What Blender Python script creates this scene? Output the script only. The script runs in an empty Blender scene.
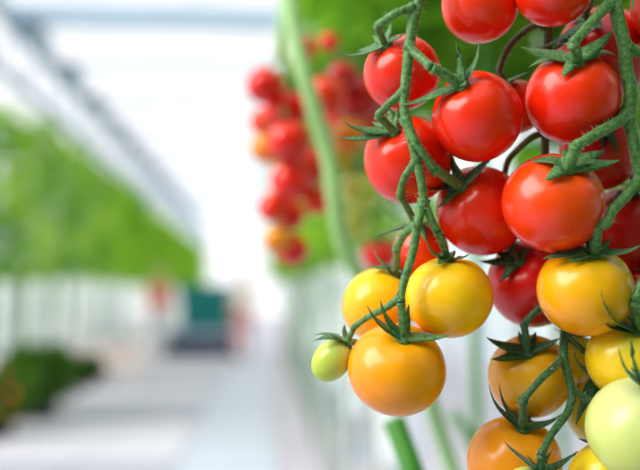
import bpy, bmesh, math, random
from mathutils import Vector, Matrix, Quaternion

# ------------------------------------------------------------------ camera
sc = bpy.context.scene
COL = sc.collection
F = 640 / 36 * 50                     # focal length in pixels (640 x 470 frame)
VPX, VPY = 262, 292                   # where the aisle vanishes
CAM = Vector((0, 0, 1.3))
D0 = 0.445                            # distance of the sharp fruit
cd = bpy.data.cameras.new('camera'); cam = bpy.data.objects.new('camera', cd); COL.objects.link(cam)
cd.lens = 50; cd.sensor_width = 36; cd.clip_start = 0.02; cd.clip_end = 300
yaw = -math.atan((320 - VPX) / F); pitch = math.atan((VPY - 235) / F)
cam.location = CAM
cam.rotation_euler = (math.pi / 2 + pitch, 0, yaw)
R = cam.rotation_euler.to_matrix()
cd.dof.use_dof = True; cd.dof.focus_distance = D0 - 0.008; cd.dof.aperture_fstop = 3.6
sc.camera = cam
# ------------------------------------------------------------------ sky, sun, exposure
w = bpy.data.worlds.new('sky'); sc.world = w; w.use_nodes = True
bg = w.node_tree.nodes['Background']
bg.inputs[0].default_value = (0.965, 0.975, 1.0, 1); bg.inputs[1].default_value = 1.3
sl = bpy.data.lights.new('sun', 'SUN'); sun = bpy.data.objects.new('sun', sl); COL.objects.link(sun)
sl.energy = 3.9; sl.angle = math.radians(42); sl.color = (1.0, 0.97, 0.92)
SUN_DIR = Vector((-0.78, -0.28, 0.58)).normalized()
sun.rotation_euler = SUN_DIR.to_track_quat('Z', 'Y').to_euler()
sun.location = (-3, -2, 6)
sc.view_settings.view_transform = 'Standard'; sc.view_settings.look = 'None'
sc.view_settings.gamma = 1; sc.view_settings.use_curve_mapping = False
sc.view_settings.exposure = 0.0
try:
    sc.cycles.use_denoising = True
    sc.cycles.max_bounces = 8; sc.cycles.transparent_max_bounces = 16
    sc.cycles.caustics_reflective = False; sc.cycles.caustics_refractive = False
except Exception:
    pass

# ------------------------------------------------------------------ helpers
def P(u, v, d):
    return CAM + R @ Vector(((u - 320) / F * d, -(v - 235) / F * d, -d))
def pt(u, v, off): return P(u, v, D0 + off / 1000)
def lin(c):
    return tuple((x / 255 / 12.92 if x <= 10 else ((x / 255 + 0.055) / 1.055) ** 2.4) for x in c) + (1,)
def tag(o, label=None, cat=None, group=None, kind=None):
    if label: o['label'] = label
    if cat: o['category'] = cat
    if group: o['group'] = group
    if kind: o['kind'] = kind
    return o
def empty(name, loc=(0, 0, 0)):
    o = bpy.data.objects.new(name, None); COL.objects.link(o); o.location = loc; o.empty_display_size = 0.02
    return o
def link(name, me, parent=None, mat=None):
    if mat is not None and not me.materials: me.materials.append(mat)
    o = bpy.data.objects.new(name, me); COL.objects.link(o); o.parent = parent
    return o
def mesh(name, vs, fs, mat=None, smooth=True):
    me = bpy.data.meshes.new(name); me.from_pydata([tuple(v) for v in vs], [], fs)
    if smooth: me.polygons.foreach_set('use_smooth', [True] * len(me.polygons))
    if mat: me.materials.append(mat)
    me.update()
    return me
def cpy(o, parent=None):
    c = o.copy(); COL.objects.link(c); c.parent = parent
    for ch in o.children: cpy(ch, c)
    return c
def box_geo(x0, x1, y0, y1, z0, z1, vs, fs):
    b = len(vs)
    vs += [(x0,y0,z0),(x1,y0,z0),(x1,y1,z0),(x0,y1,z0),(x0,y0,z1),(x1,y0,z1),(x1,y1,z1),(x0,y1,z1)]
    fs += [tuple(b + i for i in f) for f in ((0,3,2,1),(4,5,6,7),(0,1,5,4),(1,2,6,5),(2,3,7,6),(3,0,4,7))]
def box(name, x0, x1, y0, y1, z0, z1, mat, parent=None, bevel=0.0):
    vs, fs = [], []; box_geo(x0, x1, y0, y1, z0, z1, vs, fs)
    o = link(name, mesh(name, vs, fs, mat, False), parent)
    if bevel:
        m = o.modifiers.new('bevel', 'BEVEL'); m.width = bevel; m.segments = 2
    return o
def catmull(pts, n=6):
    pts = [Vector(p) for p in pts]
    if len(pts) < 3:
        return [pts[0].lerp(pts[-1], i / n) for i in range(n + 1)]
    q = [pts[0] * 2 - pts[1]] + pts + [pts[-1] * 2 - pts[-2]]
    out = []
    for i in range(1, len(q) - 2):
        a, b, c, d = q[i - 1:i + 3]
        for k in range(n):
            t = k / n
            out.append(0.5 * ((2 * b) + (c - a) * t + (2 * a - 5 * b + 4 * c - d) * t * t + (3 * b - a - 3 * c + d) * t ** 3))
    out.append(q[-2]); return out
def tube_geo(path, radii, sides=10):
    n = len(path); vs, fs = [], []
    t0 = (path[1] - path[0]).normalized()
    up = t0.orthogonal().normalized()
    for i, p in enumerate(path):
        t = (path[min(i + 1, n - 1)] - path[max(i - 1, 0)]).normalized()
        up = (up - t * up.dot(t)).normalized(); s = t.cross(up)
        for k in range(sides):
            a = 2 * math.pi * k / sides
            vs.append(p + (up * math.cos(a) + s * math.sin(a)) * radii[i])
    for i in range(n - 1):
        for k in range(sides):
            k2 = (k + 1) % sides
            fs.append((i * sides + k, i * sides + k2, (i + 1) * sides + k2, (i + 1) * sides + k))
    fs.append(tuple(reversed(range(sides)))); fs.append(tuple((n - 1) * sides + k for k in range(sides)))
    return vs, fs
def tube(name, path, radii, mat, parent=None, sides=10, origin=Vector()):
    if not isinstance(radii, (list, tuple)): radii = [radii] * len(path)
    vs, fs = tube_geo([Vector(p) - origin for p in path], radii, sides)
    return link(name, mesh(name, vs, fs, mat), parent)

def frustum(name, x0, y0, x1, y1, z0, z1, mat, parent):
    return link(name, mesh(name, [(-x0,-y0,z0),(x0,-y0,z0),(x0,y0,z0),(-x0,y0,z0),(-x1,-y1,z1),(x1,-y1,z1),(x1,y1,z1),(-x1,y1,z1)], [(0,3,2,1),(4,5,6,7),(0,1,5,4),(1,2,6,5),(2,3,7,6),(3,0,4,7)], mat, False), parent)

# ------------------------------------------------------------------ materials
def new_mat(name):
    m = bpy.data.materials.new(name); m.use_nodes = True
    return m, m.node_tree, m.node_tree.nodes['Principled BSDF']
def mat_plain(name, c, rough=0.6, var=0.12, scale=8.0, metal=0.0, bump=0.0):
    m, nt, b = new_mat(name)
    n = nt.nodes.new('ShaderNodeTexNoise'); n.inputs['Scale'].default_value = scale; n.inputs['Detail'].default_value = 4
    tc = nt.nodes.new('ShaderNodeTexCoord'); nt.links.new(tc.outputs['Object'], n.inputs['Vector'])
    r = nt.nodes.new('ShaderNodeValToRGB'); col = lin(c)
    r.color_ramp.elements[0].position = 0.3; r.color_ramp.elements[1].position = 0.7
    r.color_ramp.elements[0].color = tuple(x * (1 - var) for x in col[:3]) + (1,)
    r.color_ramp.elements[1].color = tuple(min(1, x * (1 + var)) for x in col[:3]) + (1,)
    nt.links.new(n.outputs['Fac'], r.inputs['Fac']); nt.links.new(r.outputs['Color'], b.inputs['Base Color'])
    b.inputs['Roughness'].default_value = rough; b.inputs['Metallic'].default_value = metal
    if bump:
        bp = nt.nodes.new('ShaderNodeBump'); bp.inputs['Strength'].default_value = bump; bp.inputs['Distance'].default_value = 0.001
        nt.links.new(n.outputs['Fac'], bp.inputs['Height']); nt.links.new(bp.outputs['Normal'], b.inputs['Normal'])
    return m
def mat_leaf(name, c, c2, trans=0.4, scale=6.0, rough=0.5):
    m, nt, b = new_mat(name)
    n = nt.nodes.new('ShaderNodeTexNoise'); n.inputs['Scale'].default_value = scale
    g = nt.nodes.new('ShaderNodeNewGeometry'); nt.links.new(g.outputs['Position'], n.inputs['Vector'])
    r = nt.nodes.new('ShaderNodeValToRGB'); r.color_ramp.elements[0].position = 0.35; r.color_ramp.elements[1].position = 0.65
    r.color_ramp.elements[0].color = lin(c); r.color_ramp.elements[1].color = lin(c2)
    nt.links.new(n.outputs['Fac'], r.inputs['Fac']); nt.links.new(r.outputs['Color'], b.inputs['Base Color'])
    b.inputs['Roughness'].default_value = rough; b.inputs['Specular IOR Level'].default_value = 0.2
    t = nt.nodes.new('ShaderNodeBsdfTranslucent'); nt.links.new(r.outputs['Color'], t.inputs['Color'])
    mx = nt.nodes.new('ShaderNodeMixShader'); mx.inputs[0].default_value = trans
    nt.links.new(b.outputs[0], mx.inputs[1]); nt.links.new(t.outputs[0], mx.inputs[2])
    nt.links.new(mx.outputs[0], nt.nodes['Material Output'].inputs['Surface'])
    return m
def mat_fuzzy(name, c, c2, scale=500.0):
    m, nt, b = new_mat(name)
    g = nt.nodes.new('ShaderNodeNewGeometry')
    n = nt.nodes.new('ShaderNodeTexNoise'); n.inputs['Scale'].default_value = scale; n.inputs['Detail'].default_value = 3
    nt.links.new(g.outputs['Position'], n.inputs['Vector'])
    r = nt.nodes.new('ShaderNodeValToRGB'); r.color_ramp.elements[0].position = 0.35; r.color_ramp.elements[1].position = 0.68
    r.color_ramp.elements[0].color = lin(c); r.color_ramp.elements[1].color = lin(c2)
    nt.links.new(n.outputs['Fac'], r.inputs['Fac']); nt.links.new(r.outputs['Color'], b.inputs['Base Color'])
    b.inputs['Roughness'].default_value = 0.55
    b.inputs['Sheen Weight'].default_value = 0.15; b.inputs['Sheen Roughness'].default_value = 0.4
    b.inputs['Sheen Tint'].default_value = (0.8, 1, 0.75, 1)
    bp = nt.nodes.new('ShaderNodeBump'); bp.inputs['Strength'].default_value = 0.35; bp.inputs['Distance'].default_value = 0.0005
    nt.links.new(n.outputs['Fac'], bp.inputs['Height']); nt.links.new(bp.outputs['Normal'], b.inputs['Normal'])
    return m
def mat_tomato(name, top, mid, low, rough=0.24, sss=0.15):
    """skin colour runs from the shoulder (top) to the blossom end (low): ripening, stored per vertex as 'ripe'"""
    m, nt, b = new_mat(name)
    at = nt.nodes.new('ShaderNodeAttribute'); at.attribute_name = 'ripe'
    tc = nt.nodes.new('ShaderNodeTexCoord')
    n = nt.nodes.new('ShaderNodeTexNoise'); n.inputs['Scale'].default_value = 60; n.inputs['Detail'].default_value = 2
    nt.links.new(tc.outputs['Object'], n.inputs['Vector'])
    ma = nt.nodes.new('ShaderNodeMath'); ma.operation = 'MULTIPLY_ADD'; ma.inputs[1].default_value = 0.30; 
    nt.links.new(n.outputs['Fac'], ma.inputs[0]); 
    sb = nt.nodes.new('ShaderNodeMath'); sb.operation = 'SUBTRACT'; sb.inputs[1].default_value = 0.15
    nt.links.new(at.outputs['Fac'], sb.inputs[0]); nt.links.new(sb.outputs[0], ma.inputs[2])
    r = nt.nodes.new('ShaderNodeValToRGB'); e = r.color_ramp.elements
    e[0].position = 0.08; e[0].color = lin(top); e[1].position = 0.92; e[1].color = lin(low)
    k = e.new(0.45); k.color = lin(mid)
    nt.links.new(ma.outputs[0], r.inputs['Fac'])
    # pale freckles on the skin
    v = nt.nodes.new('ShaderNodeTexVoronoi'); v.inputs['Scale'].default_value = 300
    nt.links.new(tc.outputs['Object'], v.inputs['Vector'])
    r2 = nt.nodes.new('ShaderNodeValToRGB'); r2.color_ramp.elements[0].position = 0.10; r2.color_ramp.elements[1].position = 0.22
    r2.color_ramp.elements[0].color = (0.015,) * 3 + (1,); r2.color_ramp.elements[1].color = (0, 0, 0, 1)
    nt.links.new(v.outputs['Distance'], r2.inputs['Fac'])
    mx = nt.nodes.new('ShaderNodeMix'); mx.data_type = 'RGBA'
    nt.links.new(r2.outputs['Color'], mx.inputs[0]); nt.links.new(r.outputs['Color'], mx.inputs[6])
    mx.inputs[7].default_value = (1, 0.75, 0.4, 1)
    nt.links.new(mx.outputs[2], b.inputs['Base Color'])
    b.inputs['Roughness'].default_value = rough
    b.inputs['Specular IOR Level'].default_value = 0.46
    b.inputs['Subsurface Weight'].default_value = sss
    b.inputs['Subsurface Radius'].default_value = (0.006, 0.0025, 0.001); b.inputs['Subsurface Scale'].default_value = 1.0
    return m

M = {}
M['red'] = mat_tomato('red_tomato', (242, 54, 8), (236, 32, 4), (208, 12, 4))
M['orangered'] = mat_tomato('orange_red_tomato', (248, 84, 10), (242, 56, 5), (226, 26, 4))
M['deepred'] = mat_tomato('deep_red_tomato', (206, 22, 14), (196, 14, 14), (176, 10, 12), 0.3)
M['yellow'] = mat_tomato('yellow_tomato', (255, 214, 30), (252, 192, 4), (244, 164, 2))
M['amber'] = mat_tomato('amber_tomato', (250, 192, 16), (244, 166, 4), (232, 136, 2))
M['orange'] = mat_tomato('orange_tomato', (250, 172, 10), (242, 148, 3), (218, 116, 2))
M['ochre'] = mat_tomato('ochre_tomato', (230, 176, 26), (226, 158, 12), (224, 138, 6))
M['copper'] = mat_tomato('copper_orange_tomato', (238, 160, 26), (234, 140, 8), (224, 118, 4))
M['lime'] = mat_tomato('lime_tomato', (206, 222, 130), (190, 208, 84), (176, 196, 50), 0.25, 0.35)
M['pale'] = mat_tomato('pale_lime_tomato', (210, 218, 152), (198, 210, 116), (196, 204, 84), 0.25, 0.35)
M['olive'] = mat_tomato('olive_yellow_tomato', (214, 204, 60), (206, 190, 30), (200, 176, 24))
M['lemon'] = mat_tomato('lemon_tomato', (238, 214, 50), (236, 200, 22), (230, 180, 14))
M['stem'] = mat_fuzzy('hairy_stem', (48, 98, 32), (100, 148, 78))
M['sepal'] = mat_fuzzy('sepal', (42, 94, 38), (100, 148, 88), 600)
M['darkstem'] = mat_fuzzy('old_brown_stem', (40, 58, 22), (96, 84, 44))
M['darksepal'] = mat_fuzzy('dark_sepal', (22, 66, 30), (58, 112, 62), 600)
M['hair'] = mat_plain('plant_hair', (225, 235, 215), 0.5, 0.05)
M['leaf'] = mat_leaf('tomato_leaf', (52, 124, 22), (138, 182, 46), 0.48)
M['leaf2'] = mat_leaf('hedge_leaf', (66, 144, 14), (180, 220, 56), 0.5, 1.6)
M['leaf3'] = mat_leaf('potted_leaf', (26, 76, 14), (98, 152, 36), 0.3, 5.0)
M['palestem'] = mat_plain('pale_green_stalk', (150, 194, 120), 0.5, 0.15, 12)
M['stalk'] = mat_plain('green_stalk', (58, 128, 32), 0.5, 0.2, 20)
M['dullstalk'] = mat_plain('dull_green_stalk', (112, 152, 104), 0.6, 0.15, 20)
M['white'] = mat_plain('white_film', (238, 242, 246), 0.45, 0.04)
M['beam'] = mat_plain('galvanised_steel', (168, 188, 208), 0.5, 0.12, 3.0, 0.1)
M['bluebeam'] = mat_plain('painted_tie_beam', (176, 204, 226), 0.5, 0.08, 3.0)
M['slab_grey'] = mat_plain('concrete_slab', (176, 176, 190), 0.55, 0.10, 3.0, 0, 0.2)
M['slab_lit'] = mat_plain('lit_concrete_slab', (216, 214, 224), 0.55, 0.08, 3.0, 0, 0.2)  # same concrete, lightened: lit stripes between crossbeam shadows, put into the colour
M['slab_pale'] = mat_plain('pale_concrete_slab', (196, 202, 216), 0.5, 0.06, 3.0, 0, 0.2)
M['floor'] = mat_plain('white_ground_cover', (192, 186, 196), 0.6, 0.10, 1.5)
M['wall'] = mat_plain('grey_wall', (112, 122, 118), 0.8, 0.08, 2.0)
M['film'] = mat_plain('pale_blue_film', (206, 222, 228), 0.6, 0.06, 1.0)
M['teal'] = mat_plain('teal_plastic', (0, 130, 130), 0.6, 0.1)
M['navy'] = mat_plain('dark_blue_steel', (66, 76, 98), 0.5, 0.15)
M['rubber'] = mat_plain('black_rubber', (28, 28, 30), 0.7, 0.1)
M['card'] = mat_plain('pale_cardboard', (248, 230, 222), 0.8, 0.08)
M['pot'] = mat_plain('dark_pot', (34, 36, 34), 0.6, 0.15)
M['soil'] = mat_plain('soil', (56, 42, 32), 0.9, 0.3, 40)
M['flower'] = mat_plain('orange_flower', (232, 140, 60), 0.6, 0.1)
M['skin'] = mat_plain('skin', (222, 172, 148), 0.5, 0.05)
M['hairdark'] = mat_plain('brown_hair', (96, 72, 58), 0.6, 0.2, 60)
M['hairgrey'] = mat_plain('grey_hair', (196, 196, 186), 0.6, 0.1, 60)
M['shirtred'] = mat_plain('red_cloth', (228, 126, 104), 0.8, 0.08, 20)
M['shirtpink'] = mat_plain('pale_pink_cloth', (255, 240, 236), 0.8, 0.05, 20)
M['trouserrose'] = mat_plain('rose_cloth', (226, 150, 150), 0.8, 0.08, 20)
M['trousergrey'] = mat_plain('pale_grey_cloth', (190, 200, 202), 0.8, 0.06, 20)
M['shoe'] = mat_plain('dark_shoe', (44, 46, 52), 0.6, 0.1)
M['wire'] = mat_plain('support_string', (226, 230, 220), 0.7, 0.05)
mg = bpy.data.materials.new('roof_glass'); mg.use_nodes = True; nt = mg.node_tree
for n in list(nt.nodes): nt.nodes.remove(n)
o_ = nt.nodes.new('ShaderNodeOutputMaterial'); tr = nt.nodes.new('ShaderNodeBsdfTransparent'); tr.inputs[0].default_value = (0.97, 0.97, 0.97, 1)
gl = nt.nodes.new('ShaderNodeBsdfGlossy'); gl.inputs['Roughness'].default_value = 0.05
mx = nt.nodes.new('ShaderNodeMixShader'); mx.inputs[0].default_value = 0.06
nt.links.new(tr.outputs[0], mx.inputs[1]); nt.links.new(gl.outputs[0], mx.inputs[2]); nt.links.new(mx.outputs[0], o_.inputs['Surface'])
M['glass'] = mg

# ------------------------------------------------------------------ the greenhouse
rnd = random.Random(4)
fl = box('floor', -9, 9, -4, 48, -0.12, -0.015, M['floor']); tag(fl, 'pale ground cover under the crop rows of the greenhouse', 'floor', kind='structure')
wb = box('light_block_wall', -9, 9, -4.2, -4.0, -0.1, 5.4, M['wall']); tag(wb, 'grey wall added unseen behind the camera to block light', 'wall', kind='structure')  # unseen wall added behind the camera to cut frontal light and reflections
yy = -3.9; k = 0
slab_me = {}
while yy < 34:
    lit_band = rnd.random() < .36  # random rows painted lighter as light bands between beam shadows
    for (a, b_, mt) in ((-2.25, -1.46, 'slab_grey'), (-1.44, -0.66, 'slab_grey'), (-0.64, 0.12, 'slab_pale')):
        if lit_band and mt == 'slab_grey': mt = 'slab_lit'
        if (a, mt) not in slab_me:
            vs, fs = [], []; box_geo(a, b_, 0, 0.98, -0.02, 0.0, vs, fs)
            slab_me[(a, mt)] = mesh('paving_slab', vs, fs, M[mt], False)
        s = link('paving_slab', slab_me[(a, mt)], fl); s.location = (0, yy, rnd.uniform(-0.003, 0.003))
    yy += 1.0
wr = box('wall_right', 5.0, 5.1, -4.0, 48, -0.1, 4.3, M['film']); tag(wr, 'pale blue plastic film side wall of the greenhouse', 'wall', kind='structure')
GX = -2.55
def bar(name, a, b, r, mat, parent, sides=6):
    return tube(name, [Vector(a), Vector(b)], r, mat, parent, sides)
for gx, lab in ((GX, 'steel lattice girder running along the aisle above the hedge of tomato plants'),):
    g = empty('lattice_girder', (0, 0, 0)); tag(g, lab, 'girder')
    box('top_chord', gx - 0.06, gx + 0.06, 2, 42, 4.0, 4.12, M['beam'], g)
    box('bottom_chord', gx - 0.035, gx + 0.035, 2, 42, 3.42, 3.50, M['beam'], g)
    y = 2.0; k = 0; me = None
    while y < 41.4:
        s = bar('diagonal_brace', (gx, y, 3.47 if k % 2 == 0 else 4.03), (gx, y + 0.55, 4.03 if k % 2 == 0 else 3.47), 0.018, M['beam'], g)
        y += 0.55; k += 1
for i in range(14):
    l_ = empty('grow_lamp', (GX + .085, 7.3 + 1.75 * i, 4.0)); tag(l_, 'dark blue grow lamp hanging under the top of the lattice girder', 'lamp', 'grow lamps on the girder')
    box('housing', .07, .22, -.22, .22, -.10, .02, M['navy'], l_, .01)
    frustum('reflector', .09, .2, .16, .3, -.2, -.10, M['beam'], l_).location.x = .145
    box('bracket', -.02, .2, -.03, .03, .02, .05, M['navy'], l_)
for i in range(14):                        # cross ties
    y = 9.2 + 2.25 * (i - 2)
    hb = 0.17 if i == 2 else 0.045
    t = box('tie_beam', -2.62, 3.1, y - hb / 2, y + hb / 2, 4.24 - hb, 4.24, M['bluebeam'])
    if i == 2: tag(t, 'deep pale blue tie beam crossing overhead, thicker than the others', 'beam')
    else: tag(t, 'slim pale blue tie beam crossing overhead under the glass roof', 'beam', 'slim tie beams under the roof')
roof = empty('roof', (0, 0, 0)); roof['kind'] = 'structure'; tag(roof, 'glass greenhouse roof of sloping panes above the aisle', 'roof')
pm = {}
for i in range(14):
    y = 4.75 + 2.25 * i - 0.6
    for sgn, (xa, za, xb, zb) in enumerate(((-2.6, 4.26, 0.25, 5.3), (0.25, 5.3, 3.1, 4.26), (-8.6, 4.26, -5.6, 5.3), (-5.6, 5.3, -2.6, 4.26))):
        if sgn not in pm:
            pm[sgn] = mesh('roof_pane', [(xa, 0.02, za), (xb, 0.02, zb), (xb, 2.23, zb), (xa, 2.23, za), (xa, 0.02, za + .006), (xb, 0.02, zb + .006), (xb, 2.23, zb + .006), (xa, 2.23, za + .006)],
                           [(0,3,2,1),(4,5,6,7),(0,1,5,4),(1,2,6,5),(2,3,7,6),(3,0,4,7)], M['glass'], False)
        p_ = link('roof_pane', pm[sgn], roof); p_.location = (0, y, 0)
        if sgn < 2:
            bar('glazing_bar', (xa, y, za), (xb, y, zb), 0.015, M['white'], roof)
# ------------------------------------------------------------------ foliage and plant rows
def leaf_kite(vs, fs, c, d, n, L, W):
    d = d.normalized(); s = d.cross(n).normalized(); n = s.cross(d)
    b = len(vs)
    vs += [c, c + d * L * .35 + s * W / 2 + n * W * .12, c + d * L * .35 - s * W / 2 + n * W * .12, c + d * L * .78 + s * W * .3, c + d * L * .78 - s * W * .3, c + d * L - n * L * .15, c + d * L * .4, c + d * L * .78 - n * L * .05]
    fs += [(b, b+1, b+6), (b, b+6, b+2), (b+1, b+3, b+7, b+6), (b+2, b+6, b+7, b+4), (b+3, b+5, b+7), (b+4, b+7, b+5)]
def foliage_mesh(name, hx, hy, z0, z1, n, seed, mat, L=(0.10, 0.20), ragged=True, clamp=0):
    r = random.Random(seed); vs, fs = [], []
    for i in range(n):
        z = r.uniform(z0, z1); tz = (z - z0) / (z1 - z0)
        k = 0.65 + 0.35 * math.sin(math.pi * min(1, tz * 1.1 + 0.05)) + (r.uniform(-.12, .12) if ragged else 0)
        a = r.uniform(0, 6.283); q = math.sqrt(r.uniform(0.12, 1)) * k
        c = Vector((math.cos(a) * hx * q, math.sin(a) * hy * q, z))
        d = Vector((math.cos(a) + r.uniform(-.7, .7), math.sin(a) + r.uniform(-.7, .7), r.uniform(-1.0, 0.25)))
        nn = Vector((r.uniform(-.6, .6), r.uniform(-.6, .6), 1))
        l = r.uniform(*L); leaf_kite(vs, fs, c, d, nn, l, l * r.uniform(.45, .65))
    if clamp:
        for v in vs:
            q = math.hypot(v.x, v.y)
            if q > clamp: v.x *= clamp / q; v.y *= clamp / q
            v.z = max(v.z, z0)
    return mesh(name, vs, fs, mat, False)
hedge = [foliage_mesh('foliage', 0.26, 0.26, 1.52, 3.6, 320, 10 + i, M['leaf2'], clamp=.262) for i in range(4)]
low = [foliage_mesh('low_foliage', 0.39, 0.39, 0.25, 1.6, 320, 50 + i, M['leaf'], clamp=.392) for i in range(4)]
wide = [foliage_mesh('wide_foliage', 0.35, 0.35, 1.52, 3.2, 300, 30 + i, M['leaf2'], clamp=.352) for i in range(4)]
cane_me = None
def row_plant(x, y, var, label, group, me=None):
    global cane_me
    p = empty('tomato_plant', (x, y, 0)); tag(p, label, 'plant', group)
    f = link('foliage', (me or hedge)[var % 4], p); f['kind'] = 'stuff'
    if cane_me is None:
        r = random.Random(3)
        vs, fs = tube_geo([Vector((r.uniform(-.03, .03), r.uniform(-.03, .03), z)) for z in (-.014, .5, .9, 1.3, 1.7, 2.2, 2.8)], [.009] * 7, 6)
        cane_me = mesh('vine_stem', vs, fs, M['stalk'])
    link('vine_stem', cane_me, p)
    p.rotation_euler.z = var * 1.7
    return p
rnd = random.Random(8)
yh = 7.0
for i in range(53):
    yh += .53 if i < 27 else .53 * 1.75
    p = row_plant((-2.95 if i < 27 else -3.2) + rnd.uniform(-.02, .02), yh + (.2 if i > 26 else 0), i, 'bright green tomato plant in the hedge across the paved aisle', 'plants of the hedge across the aisle')
    s_ = rnd.uniform(.95, 1.04) - max(0, .16 - .02 * i); p.scale = (1, 1, s_) if i < 27 else (1.75, 1.75, s_)
for i in range(24):
    row_plant(-4.9 + rnd.uniform(-.03, .03), 9.6 + 0.8 * i, i + 1, 'green tomato plant in the second row behind the aisle hedge', 'plants of the second row behind the hedge', low)
for i in range(22):
    row_plant(0.46 + rnd.uniform(-.02, .02), 3.6 + 0.72 * i, i + 2, 'tomato plant farther along the row of the ripe trusses', 'plants farther along the row of the trusses', wide)
# white film-wrapped supports and the substrate gutter they carry
def support(x, y, label, group, w=0.15):
    p = empty('crop_support', (x, y, -0.015)); tag(p, label, 'support', group)
    if 'film_wrap' not in bpy.data.meshes:
        prof = [(.02, .30), (.14, .30), (.155, .36), (.15, .7), (.14, 1.1), (.145, 1.38), (.12, 1.46), (.02, 1.48)]
        vs, fs = [], []; N = 14
        for (r, z) in prof:
            for k in range(N):
                a = 6.2832 * k / N; rr = r * (1 + .07 * math.sin(3 * a + z * 4)); vs.append((rr * math.cos(a), rr * math.sin(a), z))
        for j in range(len(prof) - 1):
            for k in range(N): fs.append((j*N+k, j*N+(k+1) % N, (j+1)*N+(k+1) % N, (j+1)*N+k))
        mesh('film_wrap', vs, fs, M['white'])
        vs, fs = tube_geo([Vector((0, 0, 0.0)), Vector((0, 0, 1.5))], [.025, .025], 8); mesh('support_post', vs, fs, M['beam'])
        vs, fs = [], []; box_geo(-.12, .12, -.12, .12, 0, .02, vs, fs); mesh('foot_plate', vs, fs, M['beam'], False)
    for nme in ('film_wrap', 'support_post', 'foot_plate'): link(nme, bpy.data.meshes[nme], p)
    return p
for i, y in enumerate((10.3, 11.8, 13.4, 15, 16.6, 18, 19.4, 21.0)):
    support(-3.30, y, 'white film wrapped crop support standing under the aisle hedge', 'white supports under the hedge')
for i in range(7):
    support(0.80, 5.2 + 2.1 * i, 'white film wrapped crop support standing under the row of ripe trusses', 'white supports under the row of trusses')
for i in range(6):
    support(2.85, 5.0 + 1.7 * i, 'white film wrapped crop support standing bare before the pale side wall', 'bare white supports by the side wall')

# ------------------------------------------------------------------ things along the aisle
def potted(x, y, s, label, seed, flowers):
    p = empty('potted_shrub', (x, y, 0)); tag(p, label, 'plant')
    prof = [(.001, 0), (.20, 0), (.24, .28), (.265, .28), (.265, .33), (.235, .33), (.225, .29)]
    N = 20; vs, fs = [], []
    for r, z in prof:
        for k in range(N): a = 6.2832 * k / N; vs.append((r * s * math.cos(a), r * s * math.sin(a), z * s))
    for j in range(len(prof) - 1):
        for k in range(N): fs.append((j*N+k, j*N+(k+1) % N, (j+1)*N+(k+1) % N, (j+1)*N+k))
    link('pot', mesh('pot', vs, fs, M['pot'], False), p)
    vs = [(.228 * s * math.cos(6.2832 * k / N), .228 * s * math.sin(6.2832 * k / N), .295 * s) for k in range(N)]
    link('soil', mesh('soil', vs, [tuple(range(N))], M['soil'], False), p)
    f = link('foliage', foliage_mesh('shrub_foliage', .40 * s, .38 * s, .24 * s, .78 * s, 1000, seed, M['leaf3'], (.09 * s, .17 * s)), p); f['kind'] = 'stuff'
    r = random.Random(seed)
    for k in range(flowers):
        a = r.uniform(3.6, 5.6); c = Vector((.40 * s * math.cos(a), .40 * s * math.sin(a), r.uniform(.32, .6) * s))
        vs, fs = [], []
        for q in range(6):
            b = 6.2832 * q / 6; leaf_kite(vs, fs, c, Vector((math.cos(b), -.3, math.sin(b))), Vector((0, -1, 0.01)), .045, .035)
        link('flower', mesh('flower', vs, fs, M['flower'], False), p)
potted(-2.32, 9.5, .98, 'large dark potted shrub with orange flowers at the foot of the hedge', 21, 1)
potted(-2.40, 8.35, 0.7, 'dark potted shrub nearest the cut end of the hedge beside the flowering one', 23, 2)
potted(-2.40, 12.6, 0.56, 'small dark potted shrub standing between pale cartons and the flowering shrub', 22, 0)
def carton(x, y, w_, d_, h, label):
    p = empty('carton', (x, y, 0)); tag(p, label, 'carton', 'pale cartons by the hedge')
    box('box_body', -w_/2, w_/2, -d_/2, d_/2, 0, h, M['card'], p, .01)
    for s in (-1, 1):
        f = box('flap', -w_/2, w_/2, -.003, .003, 0, d_ * .48, M['card'], p); f.location = (0, s * d_/2, h); f.rotation_euler.x = s * -0.9
    box('packing_tape', -.03, .03, -d_/2 - .002, -d_/2, .0, h, M['white'], p)
carton(-2.66, 13.5, .5, .4, .36, 'pale cardboard carton with open flaps beside the small potted shrub')
carton(-2.26, 14.6, .6, .4, .34, 'pale cardboard carton with open flaps standing on the paving by the hedge')

tr_ = empty('trolley', (-1.25, 18.3, 0)); tag(tr_, 'low dark blue platform trolley on the paved aisle under a teal tub', 'trolley')
box('platform', -.75, .75, -.5, .5, .44, .56, M['beam'], tr_, .01)
box('skirt_panel', -.74, .74, -.49, -.46, .05, .44, M['navy'], tr_)
for sx in (-.73, .70): box('side_panel', sx, sx + .03, -.45, .48, .2, .44, M['navy'], tr_)
for sx in (-.6, .6):
    for sy in (-.38, .38):
        o = tube('wheel', [Vector((-.03, 0, 0)), Vector((.03, 0, 0))], .09, M['rubber'], tr_, 16); o.location = (sx, sy, .09)
for sx in (-.72, .72): bar('handle_post', (sx, .46, .5), (sx, .46, 1.1), .018, M['beam'], tr_)
bar('handle_bar', (-.72, .46, 1.1), (.72, .46, 1.1), .018, M['beam'], tr_)
tb = empty('tub', (-1.06, 18.22, .562)); tag(tb, 'teal plastic tub with a rim standing on the dark trolley', 'tub')
frustum('tub_body', .52, .34, .58, .40, 0, .82, M['teal'], tb)
frustum('rim', .61, .43, .61, .43, .82, .88, M['teal'], tb)
for k in (-.3, 0, .3): box('rib', k - .02, k + .02, -.425, -.36, .06, .8, M['teal'], tb)

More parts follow.
